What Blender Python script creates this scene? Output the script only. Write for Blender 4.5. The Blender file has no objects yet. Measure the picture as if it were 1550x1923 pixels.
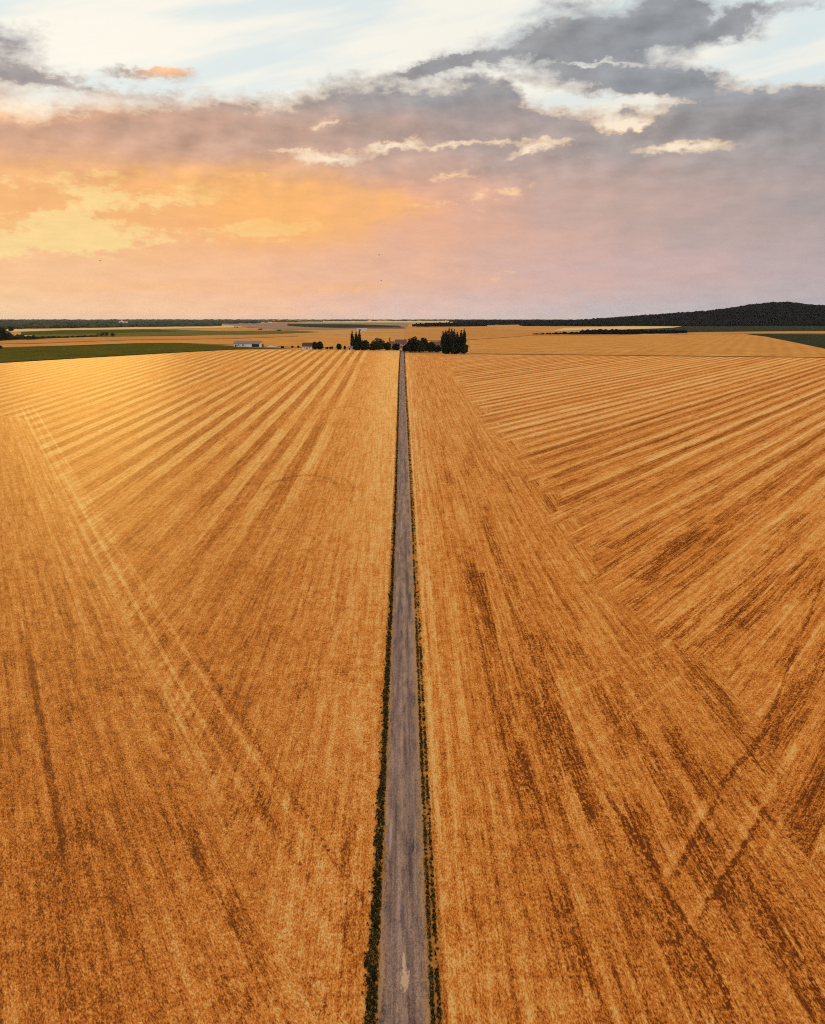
import bpy, bmesh, math, random
import numpy as np
from mathutils import Vector, Matrix
from mathutils.geometry import delaunay_2d_cdt

R = math.radians
sc = bpy.context.scene
COL = sc.collection

# ------------------------------------------------------------------ camera
CAM_H, PITCH, YAW, VFOV = 45.0, 11.09, 0.58, 55.0
F = 961.5 / math.tan(R(VFOV / 2))              # focal length in photo pixels
cam = bpy.data.cameras.new('camera')
cam.sensor_fit = 'VERTICAL'; cam.sensor_height = 24.0
cam.lens = 12.0 / math.tan(R(VFOV / 2))
cam.clip_start = 0.5; cam.clip_end = 300000
camo = bpy.data.objects.new('camera', cam); COL.objects.link(camo)
camo.location = (0, 0, CAM_H); camo.rotation_euler = (R(90 - PITCH), 0, R(-YAW))
sc.camera = camo

def ray(px, py):
    x = (px - 775) / F; y = -(py - 961.5) / F
    c, s = math.cos(R(PITCH)), math.sin(R(PITCH))
    d = Vector((x, c + y * s, -s + y * c))
    cy, sy = math.cos(R(YAW)), math.sin(R(YAW))
    return Vector((d.x * cy + d.y * sy, -d.x * sy + d.y * cy, d.z)).normalized()

def AE(px, py):
    d = ray(px, py)
    return math.degrees(math.atan2(d.x, d.y)), math.degrees(math.asin(d.z))

sc.view_settings.view_transform = 'Standard'
sc.view_settings.look = 'None'
sc.view_settings.exposure = 0.0
sc.view_settings.gamma = 1.0
sc.view_settings.use_curve_mapping = False
sc.cycles.use_denoising = False
sc.cycles.filter_width = 1.15
sc.cycles.max_bounces = 4

# ------------------------------------------------------------------ node helper
def lin(c):
    return tuple((v / 12.92 if v <= .04045 else ((v + .055) / 1.055) ** 2.4) for v in (k / 255 for k in c))

class T:
    """tiny expression builder over a node tree"""
    def __init__(s, nt): s.nt = nt
    def n(s, kind): return s.nt.nodes.new(kind)
    def put(s, sock, v):
        if isinstance(v, V): s.nt.links.new(v.s, sock)
        elif isinstance(v, (tuple, list)):
            if sock.type == 'RGBA' and len(v) == 3: v = (*v, 1)
            sock.default_value = v
        else: sock.default_value = v
    def m(s, op, a, b=None, c=None, clamp=False):
        nd = s.n('ShaderNodeMath'); nd.operation = op; nd.use_clamp = clamp
        s.put(nd.inputs[0], a)
        if b is not None: s.put(nd.inputs[1], b)
        if c is not None: s.put(nd.inputs[2], c)
        return V(s, nd.outputs[0])
    def xyz(s, x, y, z=0.0):
        nd = s.n('ShaderNodeCombineXYZ')
        for i, v in enumerate((x, y, z)): s.put(nd.inputs[i], v)
        return V(s, nd.outputs[0])
    def sep(s, v):
        nd = s.n('ShaderNodeSeparateXYZ'); s.put(nd.inputs[0], v)
        return [V(s, o) for o in nd.outputs]
    def noise(s, vec, scale=1.0, detail=3.0, rough=.55, dist=0.0, dim='2D'):
        nd = s.n('ShaderNodeTexNoise'); nd.noise_dimensions = dim
        s.put(nd.inputs['Vector'], vec); s.put(nd.inputs['Scale'], scale); s.put(nd.inputs['Detail'], detail)
        s.put(nd.inputs['Roughness'], rough); s.put(nd.inputs['Distortion'], dist)
        return V(s, nd.outputs[0])
    def white(s, w):
        nd = s.n('ShaderNodeTexWhiteNoise'); nd.noise_dimensions = '1D'; s.put(nd.inputs['W'], w)
        return V(s, nd.outputs[0])
    def sm(s, x, a, b, lo=0.0, hi=1.0, kind='SMOOTHSTEP'):
        nd = s.n('ShaderNodeMapRange'); nd.interpolation_type = kind; nd.clamp = True
        for i, v in enumerate((x, a, b, lo, hi)): s.put(nd.inputs[i], v)
        return V(s, nd.outputs[0])
    def mix(s, f, a, b, mode='MIX'):
        nd = s.n('ShaderNodeMix'); nd.data_type = 'RGBA'; nd.blend_type = mode; nd.clamp_factor = True
        s.put(nd.inputs[0], f); s.put(nd.inputs[6], a); s.put(nd.inputs[7], b)
        return V(s, nd.outputs[2])
    def lerp(s, f, a, b):
        nd = s.n('ShaderNodeMix'); nd.data_type = 'FLOAT'; nd.clamp_factor = True
        s.put(nd.inputs[0], f); s.put(nd.inputs[2], a); s.put(nd.inputs[3], b)
        return V(s, nd.outputs[0])
    def ramp(s, f, stops):
        nd = s.n('ShaderNodeValToRGB'); cr = nd.color_ramp; cr.interpolation = 'LINEAR'
        while len(cr.elements) < len(stops): cr.elements.new(.5)
        for e, (p, c) in zip(cr.elements, stops): e.position = p; e.color = (*c, 1)
        s.put(nd.inputs[0], f); return V(s, nd.outputs[0])
    def curve(s, x, pts):
        """piecewise smooth curve: pts in (x, y); x mapped to 0..1"""
        x0, x1 = pts[0][0], pts[-1][0]; ys = [p[1] for p in pts]; y0, y1 = min(ys), max(ys)
        nd = s.n('ShaderNodeValToRGB'); cr = nd.color_ramp; cr.interpolation = 'B_SPLINE' if False else 'LINEAR'
        while len(cr.elements) < len(pts): cr.elements.new(.5)
        for e, p in zip(cr.elements, pts):
            e.position = (p[0] - x0) / (x1 - x0); g = (p[1] - y0) / (y1 - y0); e.color = (g, g, g, 1)
        s.put(nd.inputs[0], s.m('MULTIPLY', s.m('SUBTRACT', x, x0), 1 / (x1 - x0)))
        return V(s, nd.outputs[0]) * (y1 - y0) + y0
    def scale(s, c, k):
        nd = s.n('ShaderNodeVectorMath'); nd.operation = 'SCALE'; s.put(nd.inputs[0], c); s.put(nd.inputs['Scale'], k)
        return V(s, nd.outputs[0])

class V:
    def __init__(s, t, sock): s.t = t; s.s = sock
    def __add__(a, b): return a.t.m('ADD', a, b)
    __radd__ = __add__
    def __sub__(a, b): return a.t.m('SUBTRACT', a, b)
    def __rsub__(a, b): return a.t.m('SUBTRACT', b, a)
    def __mul__(a, b): return a.t.m('MULTIPLY', a, b)
    __rmul__ = __mul__
    def __truediv__(a, b): return a.t.m('DIVIDE', a, b)
    def exp(a): return a.t.m('EXPONENT', a)
    def sat(a): return a.t.m('ADD', a, 0.0, clamp=True)

# ------------------------------------------------------------------ world: low sun behind cloud
SUN_AZ, SUN_EL = -18.0, 8.0
world = bpy.data.worlds.new('World'); sc.world = world; world.use_nodes = True
nt = world.node_tree; nt.nodes.clear(); t = T(nt)
tc = t.n('ShaderNodeTexCoord'); dx, dy, dz = t.sep(V(t, tc.outputs['Generated']))
A = t.m('ARCTAN2', dx, dy) * (180 / math.pi)
E = t.m('ARCSINE', dz) * (180 / math.pi)
PX = 180 / math.pi / F                                     # degrees per photo pixel, about
nishita = t.n('ShaderNodeTexSky'); nishita.sky_type = 'NISHITA'; nishita.sun_disc = False
nishita.sun_elevation = R(SUN_EL); nishita.sun_rotation = R(SUN_AZ)
nishita.dust_density = 2.0

def blob(px, py, rx, ry, ang=0.0, aa=None, ee=None):
    a0, e0 = AE(px, py); aa = aa or A; ee = ee or E
    c, s_ = math.cos(R(ang)), math.sin(R(ang)); rx *= PX; ry *= PX
    da = aa - a0; de = ee - e0
    u = da * (c / rx) + de * (s_ / rx); v = de * (c / ry) - da * (s_ / ry)
    return ((u * u + v * v) * -1.0).exp()

def blobs(lst, aa, ee):
    acc = None
    for *g, amp in lst:
        b = blob(*g, aa=aa, ee=ee) * amp
        acc = b if acc is None else acc + b
    return acc

# turbulence that frays every cloud edge
cv = t.xyz(A * .55, E)
w1 = t.noise(cv, .55, 3.0, .55); w2 = t.noise(t.xyz(A * .55 + 31.7, E + 9.1), .55, 3.0, .55)
f1 = t.noise(cv, 2.6, 5.0, .62); f2 = t.noise(t.xyz(A * .55 + 7.3, E - 4.4), 2.6, 5.0, .62)
Aw = A + (w1 - .5) * 2.6 + (f1 - .5) * 1.1
Ew = E + (w2 - .5) * .9 + (f2 - .5) * .75
n_big = t.noise(t.xyz(A * .5 + 3, E * 1.3), .42, 6.0, .6)
n_fine = t.noise(t.xyz(A * .6, E * 1.2 + 5), 1.8, 6.0, .62)

deck_px = [(-400, 195), (0, 195), (100, 210), (200, 199), (330, 184), (450, 187), (545, 187), (600, 172), (700, 147), (790, 138),
           (930, 142), (985, 180), (1060, 196), (1110, 203), (1140, 236), (1185, 248), (1230, 232), (1290, 212), (1360, 200), (1550, 185), (1900, 185)]
deck = [AE(*p) for p in deck_px]
Atop = t.curve(Aw, deck)
dk = t.sm(Atop - Ew, -1.2, 1.2, -1.35, 1.35, 'LINEAR')
D = dk + blobs([
    (1090, 78, 165, 40, 0, 2.7), (1195, 146, 165, 30, -3, 2.6), (1270, 22, 95, 48, -12, 2.4), (1390, 44, 52, 22, 10, 2.0),
    (845, 121, 85, 11, 8, 1.9), (1060, 5, 60, 14, 0, 1.2), (905, 136, 70, 7, 4, -.6), (1245, 243, 70, 12, 10, 1.5), (1120, 120, 70, 6, -4, -1.4), (1335, 42, 16, 22, 0, -1.0), (1238, 92, 22, 20, 0, -.5), (960, 160, 60, 10, -30, -.7), (1400, 120, 90, 22, 0, -1.2), (1190, 186, 120, 8, -4, -1.0),
    (1500, 6, 90, 12, 0, 1.3), (5, 92, 70, 46, 0, 1.9), (60, 147, 170, 13, -4, 1.9), (280, 136, 85, 11, 3, 2.1),
    (1182, 212, 24, 12, 0, 1.6), (1290, 155, 60, 18, 0, .9),
    (1310, 273, 92, 15, 0, -1.9), (1235, 282, 40, 9, 0, -.9), (1175, 238, 50, 7, 0, -1.3), (870, 271, 170, 7, 2, -1.5),
    (615, 298, 80, 12, 4, -1.6), (530, 286, 60, 5, 0, -1.2), (620, 234, 38, 9, 15, -1.7), (1000, 282, 60, 10, 12, -1.7),
    (760, 268, 50, 9, 20, -1.2), (1040, 190, 60, 18, 0, -.9), (1480, 205, 150, 38, 0, 1.6), (1330, 222, 110, 26, 8, 1.4)], Aw, Ew)
Dn = D + (n_big - .5) * 1.9 + (n_fine - .5) * 1.2
r1 = t.noise(t.xyz(A * .5 + 17, E * .95), .75, 3.5, .5); r2 = t.noise(t.xyz(A * .5 + 17.30, E * .95 - .42), .75, 3.5, .5)
relief = (r1 - r2) * .9 + (n_fine - .5) * .22
low = t.sm(E, AE(775, 345)[1], AE(775, 300)[1], 1.0, 0.0)        # the closed deck towards the horizon
alpha = t.m('MAXIMUM', t.sm(Dn, -.85, .75), low)

# colours of the cloud layer by azimuth, at four heights
a_l, a_r = AE(0, 400)[0], AE(1550, 400)[0]
u = t.m('MULTIPLY', A - a_l, 1 / (a_r - a_l))
def rowramp(cs): return t.ramp(u + (w1 - .5) * .22, [(p, lin(c)) for p, c in cs])
c_hi = rowramp([(0, (172, 164, 163)), (.33, (168, 159, 156)), (.6, (156, 155, 157)), (.8, (151, 155, 160)), (1, (160, 161, 164))])
c_md = rowramp([(0, (222, 172, 140)), (.35, (206, 168, 147)), (.6, (180, 161, 154)), (.85, (166, 158, 156)), (1, (160, 154, 154))])
c_lo = rowramp([(0, (247, 185, 124)), (.3, (247, 182, 120)), (.5, (232, 176, 146)), (.7, (202, 170, 158)), (1, (172, 160, 159))])
c_h2 = rowramp([(0, (248, 197, 148)), (.3, (244, 188, 148)), (.5, (228, 180, 154)), (.72, (211, 176, 168)), (1, (186, 170, 171))])
c_hz = rowramp([(0, (249, 205, 158)), (.3, (245, 194, 158)), (.5, (226, 190, 178)), (.75, (192, 182, 184)), (1, (180, 178, 183))])
Es = E + (w2 - .5) * 1.6 + (f1 - .5) * .5
def lev(y): return AE(775, y)[1]
cc = t.mix(t.sm(Es, lev(245), lev(175)), c_md, c_hi)
cc = t.mix(t.sm(Es, lev(275), lev(375), 0, 1), cc, c_lo)
cc = t.mix(t.sm(Es, lev(420), lev(510), 0, 1), cc, c_h2)
cc = t.mix(t.sm(Es, lev(520), lev(600), 0, 1), cc, c_hz)
# yellow openings lit from behind in the left half
gl = blobs([(110, 400, 170, 45, 8, 1.2), (330, 380, 150, 26, 12, .75), (60, 455, 210, 24, 6, 1.15), (520, 424, 95, 12, 2, 1.15), (300, 450, 220, 22, 4, .75),
            (150, 340, 200, 28, 6, .55), (840, 331, 55, 9, 6, 1.0), (800, 385, 95, 9, 4, .85), (950, 358, 70, 9, 8, .75), (130, 585, 60, 14, 50, .35),
            (70, 378, 55, 18, 5, -1.1), (205, 398, 45, 10, 5, -.9), (25, 425, 70, 14, 5, -.8), (330, 405, 110, 22, 8, -.8), (200, 345, 70, 8, 0, -.5), (560, 395, 60, 20, 0, -.5)], Aw, Ew)
g = t.sm(gl * .9 + (n_big - .5) * 1.9 + (n_fine - .5) * 1.7, .42, 1.1)
cc = t.mix(g * .85 * t.sm(u, .78, .62), cc, t.mix(t.sm(u, .34, .50), lin((251, 218, 150)), lin((250, 208, 164))))
og = blobs([(560, 400, 200, 70, 0, 1.0), (250, 330, 250, 40, 0, .6), (700, 390, 160, 30, 0, .5), (300, 540, 330, 18, 0, .55), (680, 540, 110, 12, 0, .5)], Aw, Ew)
cc = t.mix(t.sm(og + (n_fine - .5) * .5, .25, 1.1) * .65, cc, lin((253, 186, 108)))
# denser hearts a touch darker, thin edges warmer and paler
upper = t.sm(E, lev(330), lev(250))
cc = t.mix(t.sm(Dn, .6, 2.4) * upper * .30, cc, lin((128, 131, 138)))
cc = t.mix(t.sm(Dn, .75, .2) * upper * .38, cc, t.ramp(t.sm(E, lev(300), lev(90)), [(0, lin((255, 205, 150))), (.5, lin((248, 214, 180))), (1, lin((205, 205, 206)))]))
cc = t.mix(blob(320, 131, 55, 14, 4) * .9, cc, lin((250, 190, 140)))
mott = t.noise(t.xyz(A * .35, E * 1.5), 1.5, 7.0, .66)
cc = t.scale(cc, t.sm(mott, .2, .8, .94, 1.06, 'LINEAR') + t.sm(relief, -.4, .4, -.26, .26, 'LINEAR') * t.sm(E, lev(430), lev(260), .12, 1.0))
# clear air above, with a thin milky veil
streak = t.noise(t.xyz(A * .06 + E * .03, E * .50 - A * .10), 1.0, 4.0, .5)
veil = t.mix(t.sm(streak, .36, .64), lin((220, 232, 233)), lin((247, 244, 233)))
veil = t.mix(t.sm(E, lev(170), lev(262)), veil, lin((254, 234, 206)))
clear = t.mix(.97, t.scale(V(t, nishita.outputs[0]), .08), veil)
sky = t.mix(alpha, clear, cc)
# overhead, unseen: paler blue sky with broken cloud, raised to light the fields
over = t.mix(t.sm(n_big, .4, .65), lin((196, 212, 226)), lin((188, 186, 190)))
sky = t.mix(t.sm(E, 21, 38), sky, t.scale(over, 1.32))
gr = t.m('ABSOLUTE', A); sky = t.mix(t.sm(gr, 60, 120) * .8, sky, lin((238, 226, 218)))  # unseen sky behind the camera, brightened to lift the walls
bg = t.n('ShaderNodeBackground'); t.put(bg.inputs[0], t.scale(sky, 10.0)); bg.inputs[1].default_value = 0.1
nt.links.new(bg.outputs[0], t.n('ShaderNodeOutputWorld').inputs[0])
world.cycles.sampling_method = 'MANUAL'; world.cycles.sample_map_resolution = 512

sun = bpy.data.lights.new('sun', 'SUN'); sun.energy = 1.5; sun.angle = R(10); sun.color = (1.0, .72, .42)
suno = bpy.data.objects.new('sun', sun); COL.objects.link(suno)
sd = Vector((math.sin(R(SUN_AZ)) * math.cos(R(SUN_EL)), math.cos(R(SUN_AZ)) * math.cos(R(SUN_EL)), math.sin(R(SUN_EL))))
suno.rotation_euler = sd.to_track_quat('Z', 'Y').to_euler(); suno.location = (0, 0, 300)

# ------------------------------------------------------------------ terrain
def _sp(v, k): return np.logaddexp(0, np.asarray(v, float) / k) * k
def H(x, y):
    x = np.asarray(x, float); y = np.asarray(y, float)
    base = .0187 * (_sp(y - 150, 30) - _sp(y - 990, 50))
    fade = np.clip((y - 1150) / 700, 0, 1) * np.clip((9000 - y) / 4000, 0, 1)
    return base + fade * (1.6 * np.sin(x / 330 + 1.1) * np.sin(y / 410) + 1.2 * np.sin(x / 210 - y / 600))
def h(x, y): return float(H(x, y))

def at(px, py):
    d = ray(px, py); lo = 20.0; hi = lo
    while hi < 90000:
        p = d * hi
        if CAM_H + p.z <= h(p.x, p.y): break
        lo = hi; hi *= 1.05
    for _ in range(40):
        m_ = (lo + hi) / 2; p = d * m_
        if CAM_H + p.z <= h(p.x, p.y): hi = m_
        else: lo = m_
    p = d * hi
    return Vector((p.x, p.y, h(p.x, p.y)))

# ------------------------------------------------------------------ object helpers
def tag(o, label=None, cat=None, group=None, kind=None):
    if label: o['label'] = label
    if cat: o['category'] = cat
    if group: o['group'] = group
    if kind: o['kind'] = kind
    return o
def empty(name, loc, rz=0.0):
    o = bpy.data.objects.new(name, None); COL.objects.link(o); o.location = loc; o.rotation_euler = (0, 0, rz)
    o.empty_display_size = .5
    return o
def mesh(name, verts, faces, mat, parent=None, smooth=False):
    me = bpy.data.meshes.new(name); me.from_pydata([tuple(v) for v in verts], [], [tuple(f) for f in faces]); me.update()
    me.materials.append(mat)
    if smooth: me.polygons.foreach_set('use_smooth', [True] * len(me.polygons))
    o = bpy.data.objects.new(name, me); COL.objects.link(o)
    if parent: o.parent = parent
    return o

def material(name, rough=.8, spec=.3):
    m_ = bpy.data.materials.new(name); m_.use_nodes = True; nt_ = m_.node_tree
    b = nt_.nodes['Principled BSDF']; b.inputs['Roughness'].default_value = rough
    b.inputs['Specular IOR Level'].default_value = spec
    tt = T(nt_); g_ = tt.n('ShaderNodeNewGeometry')
    return m_, tt, b, V(tt, g_.outputs['Position'])
def bump(tt, b, hgt, strength=.5, dist=.1):
    nd = tt.n('ShaderNodeBump'); nd.inputs['Strength'].default_value = strength; nd.inputs['Distance'].default_value = dist
    tt.put(nd.inputs['Height'], hgt); tt.nt.links.new(nd.outputs[0], b.inputs['Normal'])

# ------------------------------------------------------------------ ground materials
def straw_tail(tt, b, col, speck, P, sheen):
    tt.put(b.inputs['Base Color'], col)
    bump(tt, b, speck, .75, .22)
    b.inputs['Sheen Weight'].default_value = sheen; b.inputs['Sheen Roughness'].default_value = .30
    tt.put(b.inputs['Sheen Tint'], (1.0, .66, .16))

STRAW_L = (.91, .362, .070); STRAW_M = (.77, .216, .032); STRAW_D = (.44, .112, .014); STRAW_DD = (.17, .040, .008)

def left_field_material():
    m_, tt, b, P = material('stubble_left', .6, .0)
    X, Y, _ = tt.sep(P)
    wob = tt.noise(tt.xyz(X * .02, Y * .004), 1.0, 2.0, .5) - .5
    fi = tt.noise(tt.xyz(X * .5, Y * .1), 1.0, 3.0, .6) - .5
    d = (X + 25.6 + (Y - 106.0) * .430) * .9187                    # distance to the diagonal track
    al = Y * .9187 - X * .395                                      # along it
    jag = (tt.noise(tt.xyz(X * 1.6, Y * 1.1), 1.0, 4.0, .8) - .5) * 9.0
    near_l = tt.m('LESS_THAN', d + wob * 4 + jag + tt.sm(Y, 400, 480, 0, 60), 0.0)                        # corner with rows along the diagonal
    rx = X + Y * .011
    c = tt.lerp(near_l, rx, d); l = tt.lerp(near_l, Y, al)
    # swaths of alternating lean, their bright and dull sheen put into the colour
    st = tt.m('SINE', (rx + wob * 1.2 + fi * .5) * (2 * math.pi / 8.4) + .7)
    st = tt.sm(st, -.42, .42)
    var = tt.noise(tt.xyz(rx * .05, Y * .006), 1.0, 3.0, .6)
    stc = tt.sm(Y, 120, 330, .10, 1.0) * tt.sm(rx, -20, -25) * (1 - near_l) * tt.sm(var, .30, .62, .35, 1.0)
    st = tt.lerp(stc * tt.sm(rx, -60, -260, .78, .5), .5, st) + tt.m('SINE', rx * (2 * math.pi / 2.1) + wob * 6) * .05 * stc
    # fine rows, straw clumps and blotches
    rows = tt.noise(tt.xyz(c * 1.15, l * .022), 1.0, 3.0, .6)
    rows2 = tt.noise(tt.xyz(c * 3.1, l * .10), 1.0, 2.0, .6)
    sp1 = tt.noise(tt.xyz(c * 3.2, l * 1.5), 1.0, 4.0, .7)
    sp2 = tt.sm(tt.noise(tt.xyz(c * 8.0, l * 2.8), 1.0, 4.0, .75), .25, .75, kind='LINEAR')
    sp0 = tt.sm(tt.noise(tt.xyz(c * .9 + 5, l * .42), 1.0, 6.0, .82), .25, .75, kind='LINEAR')
    blot = tt.noise(tt.xyz(c * .16, l * .05), 1.0, 4.0, .6)
    blot2 = tt.noise(tt.xyz(c * .55, l * .16), 1.0, 4.0, .65)
    tone = st * .42 + rows * .42 + rows2 * .32 + sp1 * .55 + sp2 * .72 + sp0 * .40 + blot * .20 + blot2 * .22 - 1.10 - tt.sm(Y, 230, 60, 0, .09)
    tone = tone + tt.sm(rx, -20, -3, 0, .13)                       # paler strip by the verge
    # tracks along the diagonal
    tr = tt.noise(tt.xyz(d * .95, al * .006), 1.0, 2.0, .5)
    trm = tt.sm(d, 6.4, 4.6) * tt.sm(d, -5.0, -2.0) * tt.sm(Y, 480, 420)
    tone = tone + (tt.sm(tr, .42, .68, -.06, .10) + .05) * tt.sm(Y, 62, 110) * trm * tt.sm(blot2, .3, .6, .4, 1.0)
    def line(dc, w, amt, lo=None, hi=None):
        k = tt.sm(tt.m('ABSOLUTE', d - dc + fi * .3), w, w * .4) * tt.sm(Y, 480, 420) * amt
        if lo is not None: k = k * tt.sm(Y, lo, lo + 12) * tt.sm(Y, hi, hi - 12)
        return k
    tone = tone + (line(0.2, .5, .20) + line(2.3, .45, .18) + line(5.2, .5, .14) + line(-6, .6, .12)) * tt.sm(Y, 60, 120, .25, 1.0) * .72 - (line(6.4, .45, .22, 58, 135) + line(3.4, .4, .18, 58, 112)) * tt.sm(sp1, .62, .38, .2, 1.0) * tt.sm(blot2, .36, .58, .3, 1.0)
    tone = tone - line(-14.5, .55, .22, 70, 140) - line(-22, .5, .15, 90, 260) + line(-20.5, .5, .12, 90, 260)
    # turning loops of the harvester
    def arc(px, py, rr, w, amt, sx=1.0):
        q = at(px, py); ax = (X - q.x) * (1 / sx); ay = Y - q.y + rr
        rad = tt.m('SQRT', ax * ax + ay * ay)
        return tt.sm(tt.m('ABSOLUTE', rad - rr + fi * 2.2), w, w * .3) * tt.sm(ay, -rr * .1, rr * .25) * tt.sm(sp1, .64, .40, .15, 1.0) * tt.sm(blot2, .36, .56, .25, 1.0) * amt
    tone = tone - arc(580, 893, 24, 1.8, .26, .40) - arc(592, 890, 29, 1.3, .2, .42) - arc(655, 764, 40, 2.2, .2, .30) - arc(560, 902, 36, 1.0, .15, .62) - arc(690, 712, 60, 2.4, .16, .18) - arc(470, 990, 22, 1.0, .12, .8) 
    tone = tone - tt.sm(tt.noise(tt.xyz(c * .42 + 9, l * .055), 1.0, 6.0, .72), .50, .74) * tt.sm(Y, 300, 90) * tt.sm(sp1, .62, .40, .35, 1.0) * .26
    col = tt.ramp(tt.sm(tone, .17, .83, kind='LINEAR'), [(.0, STRAW_DD), (.22, STRAW_D), (.50, STRAW_M), (.78, STRAW_L), (1.0, (.93, .58, .20))])
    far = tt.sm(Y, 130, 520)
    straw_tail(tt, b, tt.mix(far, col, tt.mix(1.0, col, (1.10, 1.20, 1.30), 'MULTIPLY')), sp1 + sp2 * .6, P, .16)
    fr = tt.n('ShaderNodeFresnel'); fr.inputs['IOR'].default_value = 1.22
    gl_ = tt.n('ShaderNodeBsdfGlossy'); gl_.inputs['Roughness'].default_value = .40; gl_.inputs['Color'].default_value = (1.0, .86, .32, 1)
    ms = tt.n('ShaderNodeMixShader'); tt.put(ms.inputs[0], V(tt, fr.outputs[0]) * .062)
    tt.nt.links.new(b.outputs[0], ms.inputs[1]); tt.nt.links.new(gl_.outputs[0], ms.inputs[2])
    tt.nt.links.new(ms.outputs[0], tt.nt.nodes['Material Output'].inputs['Surface'])
    return m_

def right_field_material():
    m_, tt, b, P = material('stubble_right', .6, .0)
    X, Y, _ = tt.sep(P)
    wob = tt.noise(tt.xyz(X * .03, Y * .01), 1.0, 2.0, .5) - .5
    fi = tt.noise(tt.xyz(X * .4, Y * .4), 1.0, 3.0, .6) - .5
    an = R(32.5); ca, sa = math.cos(an), math.sin(an)
    r = X * ca - Y * sa; tl = X * sa + Y * ca
    pe = tt.white(tt.m('FLOOR', r * (1 / 5.6)) + 3.0) - .5
    jag = (tt.noise(tt.xyz(X * 1.6, Y * 1.1), 1.0, 4.0, .8) - .5) * 10.0
    head = tt.m('LESS_THAN', X + pe * 9.0 + wob * 6 + jag, 36.0)
    c = tt.lerp(head, r, X); l = tt.lerp(head, tl, Y)
    cw = c + (tt.noise(tt.xyz(c * .05, l * .01), 1.0, 2.0, .5) - .5) * 1.6
    sw = tt.white(tt.m('FLOOR', cw * (1 / 5.6)))                   # tone of each harvester pass
    fr = tt.m('FRACT', cw * (1 / 5.6))
    edge = tt.sm(tt.m('ABSOLUTE', fr - .5), .36, .48)              # straw swath line between passes
    rows = tt.noise(tt.xyz(cw * 1.25, l * .016), 1.0, 3.0, .6)
    rows2 = tt.noise(tt.xyz(cw * 3.4, l * .11), 1.0, 2.0, .6)
    sp1 = tt.noise(tt.xyz(c * 3.2, l * 1.4), 1.0, 4.0, .7)
    sp2 = tt.sm(tt.noise(tt.xyz(c * 8.0, l * 2.8), 1.0, 4.0, .75), .25, .75, kind='LINEAR')
    sp0 = tt.sm(tt.noise(tt.xyz(c * .9 + 5, l * .42), 1.0, 6.0, .82), .25, .75, kind='LINEAR')
    blot = tt.noise(tt.xyz(c * .14, l * .035), 1.0, 4.0, .6)
    blot2 = tt.noise(tt.xyz(c * .6, l * .2), 1.0, 4.0, .65)
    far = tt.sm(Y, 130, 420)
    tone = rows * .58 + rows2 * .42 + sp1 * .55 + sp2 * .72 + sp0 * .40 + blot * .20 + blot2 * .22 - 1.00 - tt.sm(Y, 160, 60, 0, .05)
    tone = tone + (sw - .5) * .16 * (1 - head) + edge * .10 * (1 - head)
    # far part of the slanting rows: a clear swath rhythm
    wv = tt.m('SINE', cw * (2 * math.pi / 7.6))
    tone = tone + wv * .16 * (1 - head) * tt.sm(Y, 170, 330)
    # dark gaps in the straw, cut along the rows
    seg = tt.noise(tt.xyz(tt.m('FLOOR', cw * (1 / 1.9)) * 7.31, l * .016), 1.0, 2.0, .5)
    dark = tt.sm(seg, .555, .60) * tt.sm(sp1 + rows2 * .4, .85, .55, .25, 1.0)
    tone = tone - dark * tt.sm(X, 8, 13) * tt.sm(Y, 420, 190, .25, 1.0) * .22
    pat = tt.noise(tt.xyz(c * .45 + 4, l * .05), 1.0, 6.0, .74)
    tone = tone - tt.sm(pat, .48, .72) * tt.sm(Y, 300, 90) * tt.sm(X, 7, 13) * tt.sm(sp1, .62, .40, .35, 1.0) * .25
    for pa, pb, w, amt in [((1195, 1088), (1330, 985), 2.3, .30), ((1340, 985), (1560, 815), 1.6, .18), ((1145, 1030), (1245, 972), 1.5, .26), ((1250, 1200), (1560, 950), 1.9, .20),
                           ((1060, 960), (1250, 868), .9, .22), ((1005, 862), (1300, 760), .7, .20), ((1310, 1215), (1560, 1010), .8, .22), ((1020, 905), (1200, 820), .6, .18), ((1390, 1180), (1560, 1035), 1.2, .18),
                           ((885, 1070), (1000, 1560), 1.7, .15), ((948, 1070), (1010, 1270), 1.6, .16), ((1000, 1300), (1060, 1420), 1.5, .15), ((905, 1075), (935, 1230), .5, .24), ((1060, 1400), (1130, 1570), .9, .20)]:
        q0, q1 = at(*pa), at(*pb); dv = q1 - q0; dv.z = 0; L_ = dv.length; dv.normalize()
        ds = (X - q0.x) * dv.y - (Y - q0.y) * dv.x; al = (X - q0.x) * dv.x + (Y - q0.y) * dv.y
        tone = tone - tt.sm(tt.m('ABSOLUTE', ds + fi * .4), w, w * .75) * tt.sm(al, -.3, .6) * tt.sm(al, L_, L_ * .7) * tt.sm(sp1 * .6 + rows2 * .4, .60, .42, .25, 1.0) * amt
    # smooth strip along the road
    tone = tone + tt.sm(X, 12, 3, 0, .07)
    # wheel tracks: light ones slanting, dark ones along the road
    def ln(co, c0, w, amt, y0, y1):
        return tt.sm(tt.m('ABSOLUTE', co - c0 + fi * .7), w, w * .4) * tt.sm(Y, y0, y0 + 6) * tt.sm(Y, y1, y1 - 8) * amt
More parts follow.
